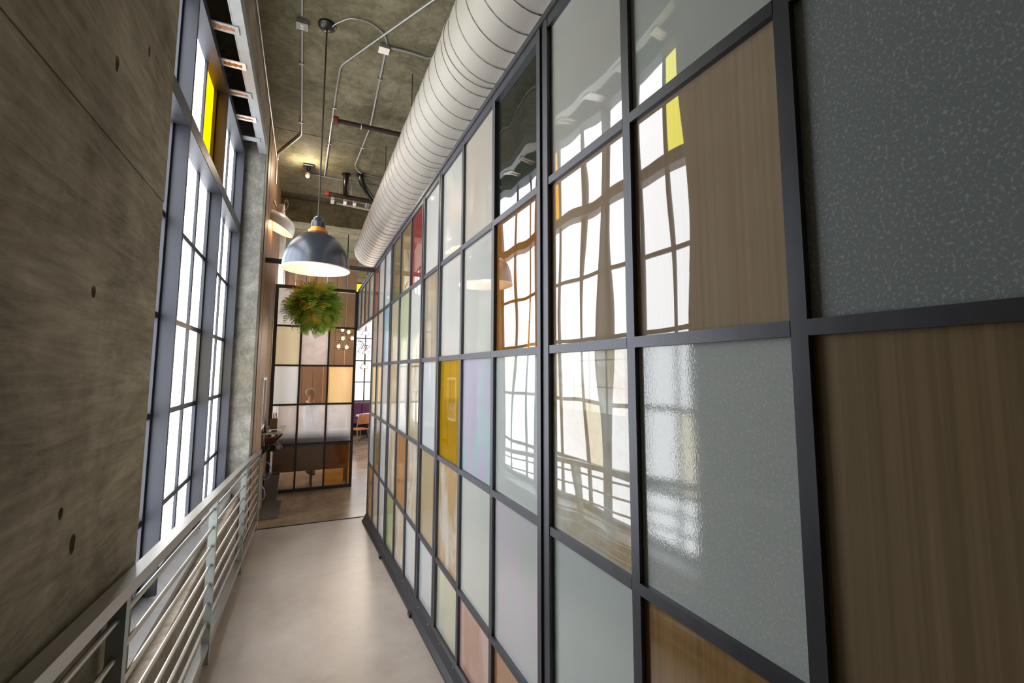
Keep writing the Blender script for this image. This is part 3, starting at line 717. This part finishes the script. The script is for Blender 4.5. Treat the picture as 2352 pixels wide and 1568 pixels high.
# ------------------------------------------------------------------ wall lamp with tilted shade
wlp=thing('wall_sconce','white enamel wall lamp with a tilted flaring shade beyond the pier','lamp',(-.6,8.15,2.64))
part('backplate',MB().cbox(-.61,-.585,8.08,8.22,2.66,2.66,.004),M['white_enamel'],wlp)
part('stem',MB().tube([(-.59,8.15,2.86),(-.50,8.15,2.64),(-.46,8.15,2.82),(-.455,8.15,2.72)],.02,10),M['white_enamel'],wlp,smooth=True)
part('socket_housing',MB().lathe([(.001,.16),(.05,.155),(.055,.02),(.07,-.02)],(-.47,8.15,2.66),20),M['white_enamel'],wlp,smooth=True)
T=Matrix.Rotation(math.radians(26),3,'Y')
sh=[(.06,.0),(.11,-.012),(.21,-.05),(.275,-.12),(.30,-.20),(.306,-.25)]
part('shade',MB().lathe(sh+[(r-.006,z-.004) for r,z in sh[::-1]],(-.44,8.15,2.64),40,0,T),M['white_enamel'],wlp,smooth=True)
part('cord',MB().tube(fillet([(-.48,8.09,2.66),(-.40,8.09,2.91),(-.36,8.09,2.82),(-.40,8.09,2.72),(-.44,8.09,2.67)],.06,5),.006,6),M['wood_light'],wlp,smooth=True)
part('bulb',MB().ball(Vector((-.44,8.15,2.64))+T@Vector((0,0,-.12)),.045,n=8),M['bulb'],wlp,smooth=True)
sl=bpy.data.lights.new('sconce_light','POINT'); sl.energy=4; sl.color=(1,.66,.34); sl.shadow_soft_size=.05
so=bpy.data.objects.new('sconce_light',sl); COL.objects.link(so); so.parent=wlp; so.location=(.08*S,0,-.19*S)

# ------------------------------------------------------------------ host desk and clutter
dk=thing('wall_desk','small grey wall desk on diagonal brackets beside the screen','desk',(-.6,8.9,-1.1))
ZD=-1.06
part('desk_top',MB().cbox(-.605,-.27,8.45,9.55,ZD-.03,ZD,.004),M['galv'],dk)
for y in (8.55,9.4):
    part('bracket',MB().tube([(-.60,y,ZD-.36),(-.30,y,ZD-.035)],.018,4),M['dark_steel'],dk)
    part('bracket_plate',MB().box(-.607,-.59,y-.03,y+.03,ZD-.42,ZD-.03),M['dark_steel'],dk)
part('lower_shelf',MB().cbox(-.605,-.36,8.6,9.35,ZD-.33,ZD-.31,.003),M['black'],dk)
cb=thing('clipboard','brown clipboard with papers lying on the wall desk','clipboard',(-.42,8.8,ZD))
part('board',MB().cbox(-.53,-.32,8.52,8.95,ZD,ZD+.008,.002),M['wood_light'],cb)
part('sheet',MB().box(-.52,-.33,8.55,8.90,ZD+.008,ZD+.011),M['paper'],cb)
part('clip',MB().cbox(-.47,-.38,8.53,8.59,ZD+.011,ZD+.035,.006),M['dark_steel'],cb)
pc=thing('pen_box','brown square box holding red pens on the desk','box',(-.47,9.15,ZD))
part('box_wall',MB().box(-.53,-.41,9.09,9.10,ZD,ZD+.17).box(-.53,-.41,9.20,9.21,ZD,ZD+.17).box(-.53,-.52,9.10,9.20,ZD,ZD+.17).box(-.42,-.41,9.10,9.20,ZD,ZD+.17).box(-.53,-.41,9.09,9.21,ZD,ZD+.006),M['wood'],pc)
for k in range(5):
    x=-.50+.016*k; part('pen',MB().tube([(x,9.15,ZD+.01),(x-.04+.012*k,9.14,ZD+.27+.02*(k%2))],.007,6),M['red_paint'] if k%2 else M['black'],pc)
tbk=thing('tablet_stand','dark tablet leaning on a stand at the wall end of the desk','tablet',(-.56,8.6,ZD))
part('screen',MB().add([(-.575,8.47,ZD+.01),(-.545,8.47,ZD+.01),(-.575,8.47,ZD+.30),(-.590,8.47,ZD+.30),(-.575,8.72,ZD+.01),(-.545,8.72,ZD+.01),(-.575,8.72,ZD+.30),(-.590,8.72,ZD+.30)],[(0,1,2,3),(4,7,6,5),(1,5,6,2),(0,3,7,4),(2,6,7,3),(0,4,5,1)]),M['black'],tbk)
part('foot',MB().cbox(-.60,-.535,8.52,8.67,ZD,ZD+.012,.003),M['black'],tbk)
rt=thing('network_router','dark router with tangled cables on the shelf under the desk','router',(-.48,8.95,ZD-.31))
part('case',MB().cbox(-.57,-.40,8.8,9.12,ZD-.31,ZD-.255,.008),M['black'],rt)
part('red_box',MB().cbox(-.56,-.39,9.0,9.25,ZD-.25,ZD-.16,.004),M['red_paint'],rt)
for k in range(6):
    a=random.uniform(0,6); q=[(-.46+.09*math.cos(a+i*.9)+.015*k,8.74+.02*k+.03*math.sin(i*1.3),ZD-.28+.05*math.sin(a+i*.8)) for i in range(8)]
    part('cable',MB().tube(fillet(q,.05,3),.006,5),M['grey_cable'] if k%2 else M['dark_cable'],rt,smooth=True)
conduit(fillet([(-.60,8.5,-1.52),(-.47,8.45,-1.55),(-.42,8.45,-1.70),(-.50,8.45,-1.82),(-.58,8.45,-1.80)],.12,5),'blue network cable looping from the wall under the desk',.008,'network_cable','cable','blue_cable')
conduit(fillet([(-.59,8.35,-1.86),(-.52,8.35,-1.95),(-.50,8.35,-2.06),(-.55,8.35,-2.14),(-.60,8.35,-2.13)],.1,5),'lower pale blue cable looping to the wall socket near the bin',.008,'network_cable','cable','blue_cable')
bn=thing('waste_bin','square grey plastic waste bin on the floor below the desk','bin',(-.46,9.45,ZF))
bm_=MB()
for (h0,x0,x1,y0,y1) in ((0,-.57,-.37,9.34,9.56),(.45,-.60,-.34,9.30,9.60)):
    bm_.v+=[(x0,y0,ZF+h0),(x1,y0,ZF+h0),(x1,y1,ZF+h0),(x0,y1,ZF+h0)]
for (h0,x0,x1,y0,y1) in ((.45,-.59,-.35,9.31,9.59),(.02,-.56,-.38,9.35,9.55)):
    bm_.v+=[(x0,y0,ZF+h0),(x1,y0,ZF+h0),(x1,y1,ZF+h0),(x0,y1,ZF+h0)]
for q in range(3):
    for k in range(4): bm_.f.append([4*q+k,4*q+(k+1)%4,4*q+4+(k+1)%4,4*q+4+k]); bm_.m.append(0)
bm_.f+=[[3,2,1,0],[12,13,14,15]]; bm_.m+=[0,0]
part('bin_body',bm_,M['bin'],bn)
part('bin_rim',MB().tube([(-.60,9.30,ZF+.45),(-.34,9.30,ZF+.45),(-.34,9.60,ZF+.45),(-.60,9.60,ZF+.45),(-.60,9.30,ZF+.45)],.008,6),M['bin'],bn)
solo('floor_mat',MB().cbox(-.57,-.28,8.2,9.28,ZF,ZF+.008,.003),M['rubber'],(-.42,8.8,ZF),'dark rectangular floor mat at the foot of the guard rail','mat')
fr=thing('wall_mirror','narrow white framed mirror on the timber wall above the desk','mirror',(-.6,8.2,-.5))
part('frame',MB().box(-.608,-.575,7.9,8.5,-.16,-.12).box(-.608,-.575,7.9,8.5,-.94,-.90).box(-.608,-.575,7.9,7.95,-.90,-.16).box(-.608,-.575,8.45,8.5,-.90,-.16),M['white_enamel'],fr)
part('mirror_plate',MB().box(-.606,-.592,7.95,8.45,-.90,-.16),metal('mirror_silver',(220,222,224),.12),fr)

# ------------------------------------------------------------------ beyond the screen
bb=thing('banquette','blue grey banquette with a tan back panel behind the glass screen','bench',(.25,10.06,ZF))
mbk=MB(); pr=[(9.88+.11-.11*math.cos(a),-1.36+.13*math.sin(a)) for a in [k*math.pi/8 for k in range(9)]]
vs=[]; 
for x in (-.5,.93): vs+=[(x,y,z) for y,z in pr]+[(x,10.10,-1.55),(x,9.88,-1.55)]
nn=len(vs)//2; mbk.add(vs,[[k,(k+1)%nn,nn+(k+1)%nn,nn+k] for k in range(nn)]+[list(range(nn))[::-1],list(range(nn,2*nn))])
part('back_cushion',mbk,M['vinyl_blue'],bb,smooth=True,fix=True)
part('back_panel',MB().cbox(-.5,.93,9.88,9.93,-2.02,-1.55,.004),M['tan_panel'],bb)
part('seat',MB().cbox(-.5,.93,9.93,10.48,-2.02,-1.85,.03),M['vinyl_blue'],bb)
for x in (-.46,.22,.90):
    for y in (9.91,10.42): part('leg',MB().box(x-.02,x+.02,y-.02,y+.02,ZF,-2.02),M['dark_steel'],bb)
bw=solo('wall_wood',MB().box(-.60,1.34,13.55,13.7,ZF,3.3),M['ply'],(.4,13.6,ZF),kind='structure'); bw['label']='brown timber panelled wall beyond the screen'
for k in range(7):
    a=-.60+.277*k; part('panel',MB().cbox(a+.008,a+.27,13.53,13.55,ZF,3.3,.003),M['ply'],bw)
    if k in (1,4,6): part('brass_strip',MB().box(a-.010,a+.006,13.525,13.55,ZF,3.3),M['wood_light'],bw)
solo('trim_2',MB().cbox(-.92,-.63,13.3,13.6,ZF,CE,.01),M['paint_white'],(-.75,13.4,ZF),kind='structure')

# person standing behind the banquette, in profile to the right
def person(loc):
    x0,y0=loc; bm_=MB()
    J={}; V=[]; R=[]; E=[]
    def add(n,p,r,par=None):
        J[n]=len(V); V.append(Vector(p)); R.append(r if isinstance(r,tuple) else (r,r))
        if par: E.append((J[par],J[n]))
    add('pelvis',(0,0,.98),(.15,.125)); add('waist',(.0,0,1.12),(.14,.11),'pelvis'); add('chest',(.01,0,1.30),(.165,.12),'waist'); add('upper',(.0,0,1.43),(.12,.09),'chest')
    add('neck',(.0,0,1.53),.053,'upper'); add('jaw',(.022,0,1.60),(.066,.062),'neck'); add('head',(.012,0,1.68),(.094,.078),'jaw'); add('crown',(.0,0,1.75),(.07,.064),'head')
    add('nose',(.112,0,1.655),.012,'head')
    for s,t in ((1,'l'),(-1,'r')):
        add('sh'+t,(0,.17*s,1.42),.062,'upper'); add('el'+t,(.06,.21*s,1.14),.045,'sh'+t); add('wr'+t,(.26,.13*s,1.06),.030,'el'+t); add('palm'+t,(.33,.11*s,1.06),(.036,.020),'wr'+t)
        for k in range(4): add('f%d%s'%(k,t),(.40+(.01 if k in(1,2) else 0),.11*s+(.022*(k-1.5)),1.05),.0095,'palm'+t); add('g%d%s'%(k,t),(.43,.11*s+(.022*(k-1.5)),1.02),.008,'f%d%s'%(k,t))
        add('th'+t,(.35,.07*s,1.075),.011,'palm'+t)
        add('hip'+t,(0,.095*s,.90),.098,'pelvis'); add('kn'+t,(.015,.10*s,.50),.062,'hip'+t); add('an'+t,(-.01,.10*s,.10),.042,'kn'+t); add('toe'+t,(.15,.11*s,.045),.038,'an'+t)
    me=bpy.data.meshes.new('p'); me.from_pydata(V,E,[]); o=bpy.data.objects.new('p',me); COL.objects.link(o)
    md=o.modifiers.new('skin','SKIN'); 
    for i,sv in enumerate(me.skin_vertices[0].data): sv.radius=R[i]; sv.use_root=(i==0)
    o.modifiers.new('s','SUBSURF').levels=2
    dg=bpy.context.evaluated_depsgraph_get(); e=o.evaluated_get(dg); mm=e.to_mesh()
    k=1/S
    vs=[(x0+v.co.x*k,y0+v.co.y*k,ZF+v.co.z*k) for v in mm.vertices]; fs=[list(p.vertices) for p in mm.polygons]
    mb=MB()
    mb.v=vs; mb.f=fs
    for p in mm.polygons:
        c=p.center; 
        mb.m.append(0 if (c.z>1.50 or c.x>.25 and .95<c.z<1.2) else (1 if c.z>.95 else (2 if c.z>.09 else 3)))
    e.to_mesh_clear(); bpy.data.objects.remove(o)
    t=solo('person',mb,[M['skin'],M['shirt'],M['trousers'],M['black']],(x0,y0,ZF),'person in a blue grey top seen through the glass screen','person',smooth=True)
    hb=MB(); pr=[]
    hb.ball((x0-.012*k,y0,ZF+1.705*k),.098*k,n=10,sc=(1.02,.90,.92))
    hb2=MB(); hb2.v=hb.v; keep=[f for f in hb.f if not (sum(hb.v[i][0] for i in f)/4-x0>.035*k and sum(hb.v[i][2] for i in f)/4<ZF+1.745*k) and sum(hb.v[i][2] for i in f)/4>ZF+1.60*k]
    hb2.f=keep; hb2.m=[0]*len(keep); part('hair',hb2,M['hair'],t,smooth=True)
    for s in (-1,1):
        part('ear',MB().ball((x0+.0*k,y0+.078*s*k,ZF+1.66*k),.022*k,n=6,sc=(.7,.4,1.2)),M['skin'],t,smooth=True)
        part('eye',MB().ball((x0+.088*k,y0+.032*s*k,ZF+1.68*k),.011*k,n=6),M['black'],t,smooth=True)
    part('mouth',MB().ball((x0+.083*k,y0,ZF+1.615*k),.018*k,n=6,sc=(.4,1.1,.35)),M['red_paint'],t,smooth=True)
    part('scarf',MB().tube([(x0+(.095*math.cos(a)+.02)*k,y0+.10*math.sin(a)*k,ZF+(1.47-.05*math.cos(a))*k) for a in [q*math.pi/12 for q in range(25)]],.016*k,8),M['white_enamel'],t,smooth=True,label='white neckline')
    return t
person((.17,11.15))

def chandelier(x,y,z,label,bulbs):
    t=thing('chandelier',label,'chandelier',(x,y,z),'dining room chandeliers')
    part('stem',MB().tube([(x,y,CE),(x,y,z-.1)],.014,6),M['black'],t)
    part('hub',MB().ball((x,y,z),.035,n=6),M['black'],t,smooth=True)
    for (dx,dy,dz) in bulbs:
        p=Vector((x+dx,y+dy,z+dz)); part('arm',MB().tube([(x,y,z),((x+p.x)/2,(y+p.y)/2,max(z,p.z)+.05),(p.x,p.y,p.z+.08)],.013,5),M['black'],t)
        part('socket',MB().tube([(p.x,p.y,p.z+.08),(p.x,p.y,p.z+.035)],.02,8),M['black'],t)
        part('bulb',MB().ball(p,.042,n=8,sc=(1,1,1.2)),M['bulb_small'],t,smooth=True)
        c=[(p.x-.12,p.y,p.z-.05),(p.x+.12,p.y,p.z-.05),(p.x,p.y,p.z+.17)]
        part('wire_cage',MB().tube([c[0],c[1],c[2],c[0]],.011,4),M['black'],t)
    cl=bpy.data.lights.new('chandelier_light','POINT'); cl.energy=70; cl.color=(1,.86,.70); cl.shadow_soft_size=.15
    co=bpy.data.objects.new('chandelier_light',cl); COL.objects.link(co); co.parent=t; co.location=(0,-.25*S,-.1)
    return t
chandelier(.95,12.3,.92,'spiky filament bulb chandelier seen through the clear screen panes',[(-.06,0,.16),(.10,.05,.11),(-.05,-.06,-.07),(-.14,.05,-.28),(.06,0,-.30),(.2,.1,-.05)])
chandelier(1.72,14.2,.75,'triangular wire chandelier seen through the doorway beside the partition',[(-.02,-.05,.42),(-.10,.08,-.12),(.02,-.1,-.18),(.14,.05,-.10),(-.02,.02,-.62),(-.22,0,.1)])
# purple banquette, table, chairs
pb=thing('purple_banquette','purple upholstered banquette under the far dining room window','bench',(3.4,17.6,ZF))
for k in range(12): part('back_channel',MB().cbox(1.1+.5*k,1.1+.5*k+.495,17.9,18.15,-1.95,-1.24,.04),M['vinyl_purple'],pb)
part('seat',MB().cbox(1.1,7.1,17.3,18.0,-1.98,-1.82,.04),M['vinyl_purple'],pb)
part('plinth',MB().box(1.15,7.05,17.4,18.28,ZF,-1.98),M['black'],pb)
tb=thing('round_table','round pale topped pedestal table by the purple banquette','table',(2.12,16.1,ZF))
part('table_top',MB().lathe([(.001,-1.53),(.40,-1.53),(.415,-1.545),(.415,-1.57),(.39,-1.585),(.001,-1.585)],(2.12,16.1,0),36),M['paint_white'],tb,smooth=True)
part('column',MB().tube([(2.12,16.1,-2.32),(2.12,16.1,-1.585)],.035,12),M['black'],tb,smooth=True)
for k in range(4):
    a=.4+k*math.pi/2; part('foot',MB().tube([(2.12,16.1,-2.30),(2.12+.2*math.cos(a),16.1+.2*math.sin(a),-2.32),(2.12+.34*math.cos(a),16.1+.34*math.sin(a),-2.385)],[.035,.028,.018],8),M['black'],tb,smooth=True)
gl=solo('water_glass',MB().lathe([(.001,0),(.035,0),(.042,.14),(.038,.14),(.032,.008),(.001,.008)],(2.22,15.95,-1.53),16),M['paper'],(2.22,15.95,-1.53),'small pale cup standing on the round table','cup',smooth=True)
def chair(loc,rz,label):
    t=thing('dining_chair',label,'chair',loc,'bentwood dining chairs',rz)
    part('seat',MB().cbox(-.23,.23,-.23,.23,.46,.50,.015),M['wood_chair'],t,local=True)
    part('backrest',MB().add([(-.22,-.26,.66),(.22,-.26,.66),(.22,-.30,.98),(-.22,-.30,.98),(-.22,-.235,.66),(.22,-.235,.66),(.22,-.275,.98),(-.22,-.275,.98)],[(0,1,2,3),(5,4,7,6),(0,4,5,1),(3,2,6,7),(0,3,7,4),(1,5,6,2)]),M['wood_chair'],t,local=True)
    part('back_frame',MB().tube(fillet([(-.235,-.20,.46),(-.235,-.25,.70),(-.235,-.305,1.0),(.235,-.305,1.0),(.235,-.25,.70),(.235,-.20,.46)],.09,4),.013,8),M['galv'],t,local=True,smooth=True)
    for sx_ in (-1,1):
        for sy in (-1,1): part('leg',MB().tube([(sx_*.19,sy*.19,.47),(sx_*.24,sy*.25,0)],[.022,.014],8),M['wood'],t,local=True,smooth=True)
    return t
chair((1.74,15.35,ZF),.5,'bentwood dining chair nearest the doorway, turned three quarters')
chair((2.32,14.95,ZF),-.1,'bentwood dining chair half hidden by the partition end stile')
